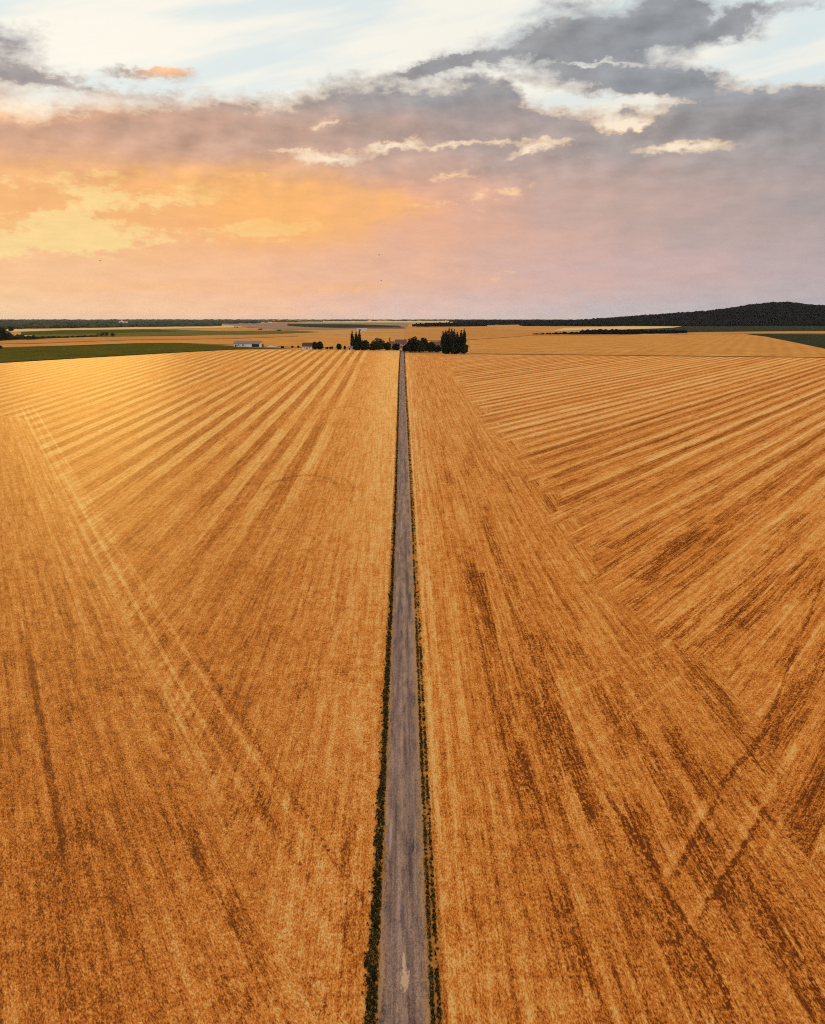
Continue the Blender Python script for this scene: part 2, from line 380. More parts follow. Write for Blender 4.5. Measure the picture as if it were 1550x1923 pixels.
    for pa, pb, w, amt in [((1335, 1492), (1236, 1665), .5, .15), ((1500, 1395), (1300, 1720), .5, .14), ((1548, 1370), (1420, 1640), .4, .14), ((1255, 1210), (1010, 1330), .3, .12), ((1300, 1250), (1120, 1395), .3, .12), ((1000, 1250), (1330, 1700), .3, .12),
                           ((1350, 1500), (1262, 1655), .4, -.24), ((1440, 1520), (1320, 1715), .35, -.26), ((1440, 1370), (1350, 1480), .5, -.26), ((1545, 1090), (1440, 1360), .35, -.22), ((1240, 1660), (1330, 1790), .35, -.24), ((1490, 1760), (1550, 1900), .35, -.22), ((1130, 1480), (1245, 1645), .42, -.26),
                           ((1165, 1540), (1230, 1650), .6, -.22), ((1330, 1790), (1380, 1910), .35, -.36), ((1085, 1480), (1120, 1560), .4, -.26)]:
        q0, q1 = at(*pa), at(*pb); dv = (q0 - q1); dv.z = 0; dv.normalize()
        dist = (X - q0.x) * dv.y - (Y - q0.y) * dv.x
        tone = tone + ln(dist, 0.0, w, amt, min(q0.y, q1.y) - 3, max(q0.y, q1.y) + 4) * tt.sm(sp1, .66, .40, .35, 1.25)
    tone = tone + ln(X, 3.1, .28, .16, 40, 900) + ln(X, 4.6, .3, .13, 40, 900)
    col = tt.ramp(tt.sm(tone, .17, .83, kind='LINEAR'), [(.0, STRAW_DD), (.22, STRAW_D), (.50, (.74, .216, .031)), (.78, (.90, .350, .066)), (1.0, (.92, .54, .17))])
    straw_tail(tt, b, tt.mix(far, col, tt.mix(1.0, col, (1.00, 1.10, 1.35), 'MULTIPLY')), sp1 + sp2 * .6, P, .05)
    return m_

def crop_material(name, c1, c2, c3, sx=.02, sy=.02, rows=None, rough=.7):
    m_, tt, b, P = material(name, rough, .0)
    X, Y, _ = tt.sep(P)
    n1 = tt.noise(tt.xyz(X * sx, Y * sy), 1.0, 5.0, .65)
    n2 = tt.noise(tt.xyz(X * sx * 9, Y * sy * 3), 1.0, 4.0, .7)
    v = n1 * .6 + n2 * .5 - .05
    if rows:
        a_, per, amt = rows; k = X * math.cos(R(a_)) - Y * math.sin(R(a_))
        v = v + tt.m('SINE', k * (2 * math.pi / per) + n1 * 2.0) * amt
    tt.put(b.inputs['Base Color'], tt.ramp(v, [(.28, c1), (.5, c2), (.75, c3)]))
    return m_

M = {}
M['left'] = left_field_material(); M['right'] = right_field_material()
M['ground'] = crop_material('far_straw', (.44, .19, .05), (.58, .27, .075), (.68, .36, .12), .004, .006)
M['gold'] = crop_material('gold_stubble', (.46, .185, .040), (.62, .262, .058), (.76, .36, .095), .03, .03, (20, 14, .04))
M['pale'] = crop_material('pale_stubble', (.66, .40, .14), (.74, .48, .19), (.80, .56, .26), .01, .01)
M['brown'] = crop_material('brown_stubble', (.46, .18, .042), (.57, .24, .06), (.64, .30, .09), .01, .01, (70, 18, .06))
M['mauve'] = crop_material('ploughed', (.26, .15, .10), (.34, .20, .13), (.40, .26, .16), .008, .008)
M['green'] = crop_material('green_crop', (.058, .050, .007), (.098, .080, .011), (.140, .110, .018), .03, .03, (5, 4, .08))
M['dgreen'] = crop_material('dark_crop', (.026, .027, .013), (.040, .042, .019), (.060, .061, .028), .03, .03, (40, 4, .06))
M['lgreen'] = crop_material('light_crop', (.10, .085, .018), (.15, .125, .030), (.22, .17, .045), .01, .01)

# ------------------------------------------------------------------ ground, fields
def grid_sheet(name, xs, ys, mat, dz=0.0, edge=None):
    V_, F_ = [], []
    for j, y in enumerate(ys):
        for i, x in enumerate(xs):
            xx = x if edge is None else edge(x, y, i, len(xs))
            V_.append((xx, y, h(xx, y) + dz))
    n = len(xs)
    for j in range(len(ys) - 1):
        for i in range(n - 1): F_.append((j * n + i, j * n + i + 1, (j + 1) * n + i + 1, (j + 1) * n + i))
    return mesh(name, V_, F_, mat, smooth=True)

gx = sorted(set([s * v for v in list(range(0, 1500, 60)) + list(range(1500, 4000, 180)) + [4000, 5000, 6500, 9000, 14000, 25000, 60000] for s in (-1, 1)]))
gy = list(range(-400, 0, 50)) + list(range(0, 1300, 10)) + list(range(1300, 4000, 45)) + list(range(4000, 9000, 250)) + [9500, 11000, 14000, 20000, 35000, 60000, 90000]
tag(grid_sheet('ground', gx, gy, M['ground'], -.35), kind='structure')

def inside(p, poly):
    x, y = p; r_ = False; j = len(poly) - 1
    for i in range(len(poly)):
        xi, yi = poly[i]; xj, yj = poly[j]
        if (yi > y) != (yj > y) and x < (xj - xi) * (y - yi) / (yj - yi) + xi: r_ = not r_
        j = i
    return r_

def patch(name, pts, mat, dz, cell):
    """a field outlined on the terrain, filled with a terrain-following mesh"""
    ring = []
    for i in range(len(pts)):
        a, b = Vector(pts[i]), Vector(pts[(i + 1) % len(pts)])
        k = max(1, int((b - a).length / cell))
        for q in range(k): ring.append(tuple(a.lerp(b, q / k)))
    xs = [p[0] for p in ring]; ys = [p[1] for p in ring]
    pv = [Vector(p) for p in ring]
    y = min(ys)
    while y < max(ys):
        x = min(xs)
        while x < max(xs):
            if inside((x, y), ring): pv.append(Vector((x + random.uniform(-.2, .2) * cell, y)))
            x += cell
        y += cell
    n = len(ring)
    vo, eo, fo, *_ = delaunay_2d_cdt(pv, [(i, (i + 1) % n) for i in range(n)], [list(range(n))], 1, 1e-4)
    o = mesh(name, [(v.x, v.y, h(v.x, v.y) + dz) for v in vo], fo, mat, smooth=True)
    bm = bmesh.new(); bm.from_mesh(o.data); bmesh.ops.recalc_face_normals(bm, faces=bm.faces)
    if bm.faces and sum(f.normal.z for f in bm.faces) < 0: bmesh.ops.reverse_faces(bm, faces=bm.faces)
    bm.to_mesh(o.data); bm.free()
    return tag(o, kind='structure')

def pf(name, pix, mat, dz, cell=30):
    pts = [at(*p) for p in pix]
    return patch(name, [(p.x, p.y) for p in pts], mat, dz, cell)

random.seed(4)
L0, L1, L2 = at(-260, 697), at(440, 657.5), at(700, 657.5)
LM = at(752, 658.5)
left_pts = [(-2.1, 25), (-2.1, LM.y)] + [(p.x, p.y) for p in (L2, L1, L0)] + [(L0.x - 80, 25)]
patch('stubble_field', left_pts, M['left'], 0.0, 18)
Rr0, Rr1, Rr2 = at(880, 666), at(1300, 670), at(1760, 674.5)
right_pts = [(2.1, 25), (Rr2.x + 60, 25), (Rr2.x + 60, Rr2.y)] + [(p.x, p.y) for p in (Rr2, Rr1, Rr0)] + [(2.1, at(762, 663).y)]
patch('stubble_field', right_pts, M['right'], 0.0, 18)

# fields beyond, each on its own piece of land
pf('green_field', [(-200, 694), (-200, 660), (0, 653.5), (100, 650.5), (250, 645.5), (340, 644.8), (400, 647.5), (470, 652), (555, 653.5), (440, 656), (220, 668), (0, 681)], M['green'], .12, 30)
pf('gold_field', [(-200, 658), (0, 652.3), (110, 649.5), (250, 644.8), (340, 644), (420, 647), (560, 652), (745, 655), (745, 636), (560, 633), (430, 637), (250, 639), (60, 647), (-200, 655)], M['gold'], .10, 40)
pf('brown_field', [(-200, 648), (60, 645), (250, 638), (430, 636), (560, 631.5), (560, 627.5), (420, 629), (230, 633.5), (90, 635), (-200, 642)], M['brown'], .10, 50)
pf('green_field', [(60, 633), (190, 632), (330, 630.5), (500, 627.5), (600, 623.5), (545, 620.5), (420, 622), (330, 618.5), (220, 620), (60, 622)], M['lgreen'], .14, 60)
pf('green_field', [(40, 629), (180, 626), (340, 622.5), (300, 618.5), (140, 619.5), (40, 622.5)], M['green'], .30, 60)
pf('pale_field', [(10, 624), (120, 620), (400, 616), (560, 613), (420, 611.2), (200, 615.5), (10, 618.5)], M['pale'], .35, 90)
pf('gold_field', [(410, 620), (600, 619), (760, 616), (900, 613.5), (700, 613), (520, 613)], M['gold'], .2, 90)
pf('ploughed_field', [(540, 619), (760, 617), (770, 607), (600, 605.5), (420, 608.5), (430, 611)], M['mauve'], .55, 150)
pf('green_field', [(540, 612), (640, 616), (760, 615.5), (750, 612), (640, 609), (540, 608)], M['dgreen'], .9, 120)
pf('pale_field', [(560, 606), (800, 606.2), (1060, 605.4), (1060, 602.2), (560, 602.2)], M['pale'], 1.6, 900)
pf('gold_field', [(885, 664), (1300, 668.5), (1760, 673), (1760, 662), (1552, 657), (1500, 645), (1430, 632), (1350, 627.5), (1200, 630), (1000, 630), (880, 640)], M['gold'], .10, 35)
pf('gold_field', [(880, 638), (1000, 629.5), (1180, 629), (1010, 620), (890, 616), (760, 618.5), (760, 640)], M['brown'], .10, 60)
pf('dark_green_field', [(1440, 632), (1500, 644), (1560, 657), (1800, 658), (1800, 629), (1560, 627.5), (1400, 627)], M['dgreen'], .14, 40)
pf('pale_field', [(1250, 629), (1400, 626.8), (1800, 627), (1800, 622.5), (1400, 622.5), (1290, 624.5)], M['brown'], .28, 60)
pf('green_field', [(1120, 627), (1290, 624), (1800, 621.5), (1800, 611), (1300, 610.5), (1180, 616)], M['dgreen'], .4, 90)
pf('pale_field', [(1040, 622), (1150, 620), (1265, 615.5), (1285, 612.5), (1200, 611.5), (1060, 616)], M['pale'], .7, 90)

# ------------------------------------------------------------------ road
def road_material():
    m_, tt, b, P = material('worn_asphalt', .85, .06)
    X, Y, _ = tt.sep(P)
    wb = (tt.noise(tt.xyz(X * .0, Y * .08), 1.0, 2.0, .5) - .5) * .5
    xa = tt.m('ABSOLUTE', X + wb * .3)
    n1 = tt.noise(tt.xyz(X * 1.4, Y * .22), 1.0, 5.0, .65)
    n2 = tt.noise(tt.xyz(X * 6, Y * 2.2), 1.0, 4.0, .7)
    n3 = tt.noise(tt.xyz(X * 2.6, Y * .05), 1.0, 3.0, .6)
    n4 = tt.noise(tt.xyz(X * 11, Y * 6), 1.0, 3.0, .8)
    n5 = tt.noise(tt.xyz(X * .9, Y * .035 + 7), 1.0, 5.0, .7)
    v = n1 * .75 + n2 * .60 + n3 * .65 + n4 * .95 + n5 * 1.0 - 1.49
    v = v - tt.sm(tt.m('ABSOLUTE', xa - .72), .34, .05) * .09 * tt.sm(n1, .35, .6)
    col = tt.ramp(v, [(.18, (.085, .050, .040)), (.42, (.205, .122, .086)), (.60, (.295, .176, .120)), (.85, (.44, .275, .182))])
    dust = tt.sm(xa + (n1 - .5) * 1.0 + (n2 - .5) * .7, 1.15, 1.62)
    ck = tt.noise(tt.xyz(X * 1.1 + 3, Y * .30), 1.0, 5.0, .75)
    col = tt.mix(tt.sm(tt.m('ABSOLUTE', ck - .5), .016, .004) * tt.sm(n5, .42, .56) * .7, col, (.07, .048, .042))
    col = tt.mix(dust * tt.sm(n4 + n2, .75, 1.2, .25, .9), col, (.44, .225, .085))
    mid = tt.sm(tt.m('ABSOLUTE', X + wb * .4), .42, .05) * tt.sm(n1, .45, .62) * .5
    col = tt.mix(mid, col, (.33, .205, .12))
    # broken patches in the crown of the road
    for (px, py, ax, ay, c_, th) in [(761, 1842, .30, 1.25, (.56, .36, .21), .5), (759, 1808, .13, 1.3, (.58, .37, .22), .6), (757, 1752, .12, 1.3, (.42, .28, .2), .6),
                                     (776, 1590, .16, 1.5, (.05, .045, .06), .6), (757, 1730, .20, 2.6, (.13, .085, .085), .6), (734, 1570, .10, 3.0, (.40, .27, .22), .7)]:
        q = at(px, py); e1 = (X - q.x) * (1 / ax); e2 = (Y - q.y) * (1 / ay)
        k = tt.m('SQRT', e1 * e1 + e2 * e2) + (n2 - .5) * 2.4 + (n1 - .5) * 1.6 + (n4 - .5) * .9
        col = tt.mix(tt.sm(k, 1.0, th + .15) * .9, col, c_)
    tt.put(b.inputs['Base Color'], col); bump(tt, b, n2 + n1 * .5, .4, .03)
    return m_
M['road'] = road_material()
random.seed(8)
ry = list(np.concatenate([np.arange(25, 260, .6), np.arange(260, 700, 2.5), np.arange(700, LM.y + 6, 6)]))
jit = {}
def road_edge(x, y, i, n):
    bend = .45 * math.sin(y / 150.0) * min(1, y / 200) * .5
    if i in (0, n - 1):
        s_ = -1 if i == 0 else 1
        return bend + s_ * (1.72 + .04 * math.sin(y * .23 + s_) + random.gauss(0, .06))
    return bend + x
tag(grid_sheet('road', [-1.72, -1.25, -.6, 0, .6, 1.25, 1.72], ry, M['road'], .05, road_edge), kind='structure')
def soil_edge(x, y, i, n):
    return road_edge(x, y, 3, 7) + random.uniform(-.12, .12) if i in (0, n - 1) else x + road_edge(0, y, 3, 7)
M['soil'] = crop_material('verge_soil', (.16, .065, .014), (.46, .175, .030), (.76, .32, .065), 2.2, 1.2)
tag(grid_sheet('verge_soil', [-2.6, -2.2, -1.6, 0, 1.6, 2.2, 2.45], ry, M['soil'], .022, soil_edge), kind='structure')

# grass on both verges: blades in tufts
def foliage_material(name, c1, c2, c3, sc_=.35, rough=.75):
    m_, tt, b, P = material(name, rough, .0)
    n1 = tt.noise(P, sc_, 3.0, .6, dim='3D')
    oi = tt.n('ShaderNodeObjectInfo'); rn = V(tt, oi.outputs['Random'])
    tt.put(b.inputs['Base Color'], tt.ramp(n1 * .8 + rn * .2, [(.32, c1), (.5, c2), (.68, c3)]))
    return m_
M['grass'] = foliage_material('verge_grass', (.016, .016, .006), (.034, .031, .011), (.085, .066, .020), .5)
M['drygrass'] = foliage_material('dry_grass', (.20, .10, .025), (.32, .16, .04), (.46, .25, .07), .9)

def verge(side, seed):
    rnd = random.Random(seed); Vv, Ff = [], []; Vd, Fd = [], []
    y = 40.0; cell = 0; wv_ = 1.0; gap_ = 1.0
    while y < LM.y - 2:
        near = y < 260
        step = (.022 if side < 0 else .023) if y < 120 else (.07 if near else (.22 if y < 500 else .5))
        big = 1.0 if y < 120 else (1.25 if near else (1.9 if y < 500 else 2.8))
        cov = .5 + .5 * math.sin(y * .05 + seed) * math.sin(y * .13 + 1.7 * seed)
        if int(y * .55) != cell: cell = int(y * .55); wv_ = .6 * wv_ + .4 * rnd.uniform(.25, 1.6); gap_ = rnd.random()
        bend = road_edge(0, y, 3, 7)
        if side < 0:
            wd = wv_ * (.26 + .40 * max(0, 1 - max(0, y - 62) / 38) + .34 * (1 - min(1, (y - 40) / 220)) * (.55 + .45 * math.sin(y * .21) ** 2) + .1 * cov)
            off = 1.84 + wd * abs(rnd.betavariate(1.6, 1.8)); keep = 1.0 if gap_ > .12 else .45
            if rnd.random() < .10: off += min(.35, rnd.expovariate(7))
        else:
            if rnd.random() < .62: off = 1.80 + .16 * rnd.random(); keep = .30 + .45 * cov
            else: off = 2.22 + .18 * rnd.random(); keep = (.55 if y < 130 else .22) * (.4 + cov)
        if rnd.random() < keep * (1 if side < 0 or gap_ > .3 else .35):
            x = bend + side * off; z0 = h(x, y) + .02
            keep_ = 0; dry = rnd.random() < (.16 if side < 0 else .24)
            VV, FF = (Vd, Fd) if dry else (Vv, Ff)
            for _ in range(5):
                an = rnd.uniform(0, 2 * math.pi); ln_ = rnd.uniform(.12, .27) * min(big, 1.6); w = rnd.uniform(.035, .07) * big
                bx, by = x + rnd.gauss(0, .05 * big), y + rnd.gauss(0, .06 * big)
                tx, ty = math.cos(an), math.sin(an); lean = rnd.uniform(.1, .6) * ln_
                i0 = len(VV)
                VV += [(bx - ty * w, by + tx * w, z0), (bx + ty * w, by - tx * w, z0),
                       (bx + tx * lean * .5 + ty * w * .7, by + ty * lean * .5 - tx * w * .7, z0 + ln_ * .62),
                       (bx + tx * lean * .5 - ty * w * .7, by + ty * lean * .5 + tx * w * .7, z0 + ln_ * .62),
                       (bx + tx * lean, by + ty * lean, z0 + ln_ * .85)]
                FF += [(i0, i0 + 1, i0 + 2, i0 + 3), (i0 + 3, i0 + 2, i0 + 4)]
        y += step * rnd.uniform(.6, 1.4)
    word = 'left' if side < 0 else 'right'
    tag(mesh('verge_grass', Vv, Ff, M['grass']), 'dark green grass verge along the %s edge of the road' % word, 'grass', kind='stuff')
    tag(mesh('dry_grass', Vd, Fd, M['drygrass']), 'dry straw coloured grass blades in the %s road verge' % word, 'grass', kind='stuff')
verge(-1, 3); verge(1, 11)

# ------------------------------------------------------------------ trees
M['leaf'] = foliage_material('dark_leaves', (.014, .019, .012), (.026, .033, .018), (.050, .055, .026), .22)
M['poplar'] = foliage_material('poplar_leaves', (.016, .020, .016), (.028, .034, .024), (.046, .052, .034), .22)
M['wood'] = foliage_material('far_wood', (.028, .034, .022), (.050, .056, .034), (.095, .095, .052), .012)
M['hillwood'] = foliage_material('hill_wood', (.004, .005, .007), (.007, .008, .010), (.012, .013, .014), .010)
M['bark'] = crop_material('bark', (.03, .022, .016), (.05, .037, .026), (.08, .06, .042), .9, .9)

def trunk_mesh(hgt, r0, rnd, limbs):
    Vt, Ft = [], []
    def tube(p0, p1, ra, rb, n=6):
        d = (p1 - p0).normalized(); u_ = d.orthogonal().normalized(); v_ = d.cross(u_); i0 = len(Vt)
        for p, r_ in ((p0, ra), (p1, rb)):
            for k in range(n):
                a = 2 * math.pi * k / n; Vt.append(p + u_ * math.cos(a) * r_ + v_ * math.sin(a) * r_)
        for k in range(n): Ft.append((i0 + k, i0 + (k + 1) % n, i0 + n + (k + 1) % n, i0 + n + k))
    z = 0; p = Vector((0, 0, -.6)); segs = 4
    pts = [p]
    for k in range(segs):
        p = Vector((rnd.gauss(0, r0 * .5), rnd.gauss(0, r0 * .5), hgt * (k + 1) / segs)); pts.append(p)
    for k in range(segs): tube(pts[k], pts[k + 1], r0 * (1 - .2 * k), r0 * (1 - .2 * (k + 1)))
    for k in range(limbs):
        b = pts[rnd.randint(1, segs - 1)]; a = rnd.uniform(0, 2 * math.pi)
        tube(b, b + Vector((math.cos(a), math.sin(a), rnd.uniform(.5, 1.2))) * hgt * .3, r0 * .45, r0 * .12, 5)
    return Vt, Ft

def leaf_cloud(lobes, count, size, rnd):
    """leaf clusters spread through lobes (cx,cy,cz,rx,ry,rz)"""
    Vc, Fc = [], []; wts = [l[3] * l[4] * l[5] for l in lobes]
    for _ in range(count):
        cx, cy, cz, rx, ry_, rz = rnd.choices(lobes, wts)[0]
        d = Vector((rnd.gauss(0, 1), rnd.gauss(0, 1), rnd.gauss(0, 1))).normalized() * rnd.random() ** .42
        p = Vector((cx + d.x * rx, cy + d.y * ry_, cz + d.z * rz))
        n = Vector((rnd.gauss(0, 1), rnd.gauss(0, 1), rnd.gauss(0, .8))).normalized()
        u_ = n.orthogonal().normalized(); v_ = n.cross(u_); a = rnd.uniform(0, 6.28)
        u_, v_ = u_ * math.cos(a) + v_ * math.sin(a), v_ * math.cos(a) - u_ * math.sin(a)
        s1, s2 = size * rnd.uniform(.6, 1.25), size * rnd.uniform(.4, .9); i0 = len(Vc)
        Vc += [p - u_ * s1, p - v_ * s2 + n * s1 * .2, p + u_ * s1, p + v_ * s2 + n * s1 * .2]; Fc.append((i0, i0 + 1, i0 + 2, i0 + 3))
    return Vc, Fc

def tree(kind, px, base, top, wpx, label, group=None, bare=.12, seed=None, name=None):
    rnd = random.Random(seed if seed is not None else int(px * 7 + top))
    p = at(px, base); mpp = (p - camo.location).dot(ray(775, 961.5)) / F
    hg = (base - top) * mpp; w = wpx * mpp * (1.22 if kind == 'round' else 1.0)
    nm, cat = {'poplar': ('poplar_tree', 'poplar tree'), 'round': ('broadleaf_tree', 'tree'), 'bush': ('bush', 'bush')}[kind]
    o = tag(empty(name or nm, p, rnd.uniform(0, 6)), label, cat, group)
    if kind == 'poplar':
        lobes = []; k = 7
        for q in range(k):
            f = q / (k - 1); prof = math.sin(math.pi * min(1, .14 + .84 * f ** .9)) ** .6
            lobes.append((rnd.gauss(0, w * .04), rnd.gauss(0, w * .04), hg * (.10 + .82 * f), w * .55 * prof + .25, w * .55 * prof + .25, hg * .12))
        lobes.append((0, 0, hg * .95, w * .12, w * .12, hg * .05))
        c_, s_ = 1100, .66
    elif kind == 'round':
        lobes = [(0, 0, hg * .50, w * .44, w * .44, hg * .42), (0, 0, hg * .22, w * .46, w * .46, hg * .24)]
        for q in range(8):
            a = q * .785 + rnd.uniform(-.3, .3); rr = w * rnd.uniform(.18, .32); zz = hg * rnd.uniform(.16, .80)
            s_ = rnd.uniform(.15, .24); lobes.append((math.cos(a) * rr, math.sin(a) * rr, zz, w * s_, w * s_, hg * s_ * .85))
        lobes.append((rnd.gauss(0, w * .08), 0, hg * .86, w * .16, w * .16, hg * .13))
        c_, s_ = int(600 + 7.0 * w * hg), .74
    else:
        lobes = [(rnd.uniform(-.36, .36) * w, rnd.uniform(-.2, .2) * w, hg * rnd.uniform(.3, .5), w * .22, w * .2, hg * rnd.uniform(.38, .5)) for _ in range(6)]
        c_, s_ = int(160 + 3 * w * hg), .5
    Vt, Ft = trunk_mesh(hg * (.75 if kind != 'bush' else .5), max(.12, hg * .018), rnd, 5 if kind != 'poplar' else 3)
    mesh('trunk', Vt, Ft, M['bark'], o)
    lobes = [l if l[2] - l[5] > hg * bare * .0 else (l[0], l[1], l[5], l[3], l[4], l[5]) for l in lobes]
    Vc, Fc = leaf_cloud(lobes, c_, s_, rnd)
    mesh('crown' if kind != 'bush' else 'foliage', Vc, Fc, M['poplar' if kind == 'poplar' else 'leaf'], o)
    return o

G1, G2, G3 = 'poplars left of the road', 'poplars right of the road', 'trees round the hamlet'
tree('poplar', 662, 656, 622.5, 6.2, 'slender dark poplar, leftmost and straightest of the three left of the road', G1)
tree('poplar', 669.5, 657, 624.5, 7.0, 'middle and lowest of the three slender poplars left of the road', G1)
tree('poplar', 675.5, 657, 622.5, 6.6, 'slender poplar nearest the farmhouse among the three left of the road', G1)
tree('round', 670, 657.5, 643, 13, 'low leafy tree hiding the feet of the three slender poplars', G3)
tree('round', 686, 657.5, 638, 16, 'cone shaped dark tree just right of the three slender poplars', G3)
tree('round', 701, 657.5, 643, 14, 'small dark tree on the left shoulder of the big domed tree', G3)
tree('round', 711, 657.5, 633.5, 25, 'big domed dark tree left of the farmhouse with a lighter green top', G3)
tree('round', 728, 657.5, 642, 12, 'dark tree beside the tall thin chimney of the farmhouse', G3)
tree('round', 744, 657, 645, 13, 'rounded dark tree standing in front of the farmhouse wall', G3)
tree('bush', 749, 657, 651, 7, 'small dark bush at the left side of the road end')
tree('round', 762, 660, 647.5, 11, 'low dark tree on the right corner where the road enters the hamlet', G3)
tree('round', 778, 661, 631.5, 23, 'tall dark tree with twin crown right of the road end', G3)
tree('round', 771, 661, 641, 15, 'medium dark tree between the road corner and the tall twin crowned tree', G3)
tree('round', 796, 661, 632.5, 18, 'dark tree with knobbly round head halfway between road and poplar cluster', G3)
tree('round', 788, 661, 640, 20, 'wide dark tree filling the gap behind the two tall round trees', G3)
tree('round', 809, 661, 641, 18, 'dark round tree left of the small red roofed house', G3)
tree('round', 821, 661, 648, 15, 'low dark tree in front of the small red roofed house', G3)
for x_, b_, t_, w_, lb in [(832, 662, 622, 7, 'short leftmost poplar of the dense cluster right of the hamlet'),
                           (837.5, 663, 619.5, 8, 'second poplar from the left in the dense poplar cluster'),
                           (843, 663, 617, 8, 'tall poplar at the left of the peak of the dense cluster'),
                           (848, 663.5, 616.5, 8, 'tallest poplar in the middle of the dense cluster'),
                           (853, 663.5, 618, 8, 'full poplar just right of the tallest one in the dense cluster'),
                           (859, 663, 622.5, 7, 'lower poplar in the notch at the right of the dense cluster'),
                           (866, 663, 620, 7, 'poplar second from the right end of the dense cluster'),
                           (871.5, 663, 618, 7.5, 'pointed poplar at the right end of the dense cluster')]:
    tree('poplar', x_, b_, t_, w_, lb, G2)
tree('round', 838, 664, 647, 15, 'bushy low tree under the left half of the poplar cluster', G3)
tree('round', 856, 664.5, 645, 18, 'bushy low tree under the right half of the poplar cluster', G3)
tree('round', 872, 664, 646, 13, 'small open tree with bare trunk at the far right of the hamlet', G3)
tree('round', 591.5, 655.5, 641, 10, 'dark round tree touching the white cottage', G3)
tree('round', 601, 655.5, 640.8, 13, 'larger dark round tree one place right of the white cottage', G3)
tree('bush', 614, 655.5, 650.5, 8, 'low bush just right of the two trees by the white cottage')
tree('bush', 623, 655.5, 650, 11, 'wide low hedge bush between the cottage trees and a round tree')
tree('round', 637, 656, 645, 9, 'lone small round tree between cottage and slender poplars', G3)
tree('bush', 648, 656, 648.5, 7, 'round bush left of the pale shed')
tree('bush', 531, 653.5, 649.5, 9, 'dark low bush at the right tip of the green field')
tree('bush', 549, 653, 649.5, 7, 'small bush on the track left of the white cottage')
tree('bush', 561, 653.5, 648.5, 6, 'small bush touching the left end of the white cottage')
for x_, b_, t_, w_, lb in [(188, 631.5, 623.5, 13, 'left bush of the dark thicket standing alone in the left fields'),
                           (200, 631.5, 622.5, 15, 'tallest middle bush of the dark thicket in the left fields'),
                           (212, 632, 624.5, 14, 'right bush of the dark thicket in the left fields'),
                           (444, 615.5, 612.5, 8, 'small dark tree clump on the pale far field'),
                           (490, 620, 616.5, 9, 'dark bush on the far edge of the light green field'),
                           (525, 621.5, 618.5, 12, 'wide low bush at the right tip of the light green field'),
                           (3, 640, 612, 26, 'tall dark tree at the left edge of the picture beside the pale house'),
                           (21, 622, 612.5, 9, 'small dark tree right of the pale house at the left edge'),
                           (0, 655, 648, 18, 'dark bush cut by the left picture edge above the green field')]:
    tree('round' if 'tree' in lb and 'clump' not in lb else 'bush', x_, b_, t_, w_, lb)

# hedges and woods that read as one mass
ICO = None
def ico():
    global ICO
    if ICO is None:
        bm = bmesh.new(); bmesh.ops.create_icosphere(bm, subdivisions=1, radius=1)
        ICO = (np.array([v.co[:] for v in bm.verts]), [tuple(v.index for v in f.verts) for f in bm.faces]); bm.free()
    return ICO
def crowns(name, pts, mat, rnd, label, cat, kind='stuff'):
    """pts: (x, y, z, radius, height); each a jagged crown reaching the ground"""
    iv, fc = ico(); Va, Fa = [], []; k = 0
    for x, y, z, r_, hh in pts:
        jt = np.array([[rnd.uniform(.65, 1.3)] for _ in range(len(iv))])
        v = iv * jt * np.array([r_, r_, hh * .55]) + np.array([x, y, z + hh * .45])
        Va.extend(map(tuple, v)); Fa.extend(tuple(i + k for i in f) for f in fc); k += len(iv)
    return tag(mesh(name, Va, Fa, mat), label, cat, kind=kind)

def strip(a, b, n, depth, r_, hh, rnd, taper=None):
    """crowns along a line between two photo points on the ground, depth metres deep"""
    p, q = at(*a), at(*b); out = []
    for _ in range(n):
        f = rnd.random(); s_ = p.lerp(q, f); y = s_.y + rnd.uniform(0, depth); x = s_.x * (y / s_.y) + rnd.gauss(0, r_)
        k = rnd.uniform(.65, 1.25) * (taper(f) if taper else 1)
        out.append((x, y, h(x, y) - 1, r_ * k, hh * k))
    return out
rw = random.Random(21)
crowns('hedge', strip((-60, 640), (66, 637.5), 70, 40, 6, 10, rw, lambda f: 1.15 - .55 * f) + strip((60, 637), (110, 634.5), 30, 10, 4, 4, rw), M['leaf'], rw,
       'thick dark hedge running in from the left edge below the pale house', 'hedge', None)
crowns('hedge', strip((108, 634.5), (180, 632), 40, 8, 3.0, 3.0, rw), M['leaf'], rw, 'thin broken hedge line leading to the dark thicket in the left fields', 'hedge', None)
wl = []
for (a, b, n, dp, r_, hh) in [((-100, 619), (240, 614.5), 420, 500, 12, 14), ((240, 614.5), (408, 613), 300, 500, 12, 15), ((-100, 612), (300, 608.5), 420, 2500, 22, 15),
                              ((300, 609), (480, 607.5), 300, 2500, 24, 18), ((-100, 606), (480, 604.5), 420, 9000, 42, 22), ((-100, 602.5), (520, 602.5), 300, 9000, 75, 26)]:
    wl += strip(a, b, n, dp, r_, hh, rw)
crowns('woodland', wl, M['wood'], rw, 'grey green woodland spread along the left horizon', 'woodland')
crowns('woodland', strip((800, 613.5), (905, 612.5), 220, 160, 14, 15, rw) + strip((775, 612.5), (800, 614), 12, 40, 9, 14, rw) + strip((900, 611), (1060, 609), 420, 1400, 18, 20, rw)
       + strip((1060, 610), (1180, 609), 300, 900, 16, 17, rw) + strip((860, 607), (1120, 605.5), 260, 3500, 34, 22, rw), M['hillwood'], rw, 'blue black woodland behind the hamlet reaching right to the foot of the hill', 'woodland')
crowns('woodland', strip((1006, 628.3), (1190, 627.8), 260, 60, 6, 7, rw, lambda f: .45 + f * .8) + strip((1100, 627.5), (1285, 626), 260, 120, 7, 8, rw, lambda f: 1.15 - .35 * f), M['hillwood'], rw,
       'long black strip of wood tapering left between the golden fields', 'woodland')
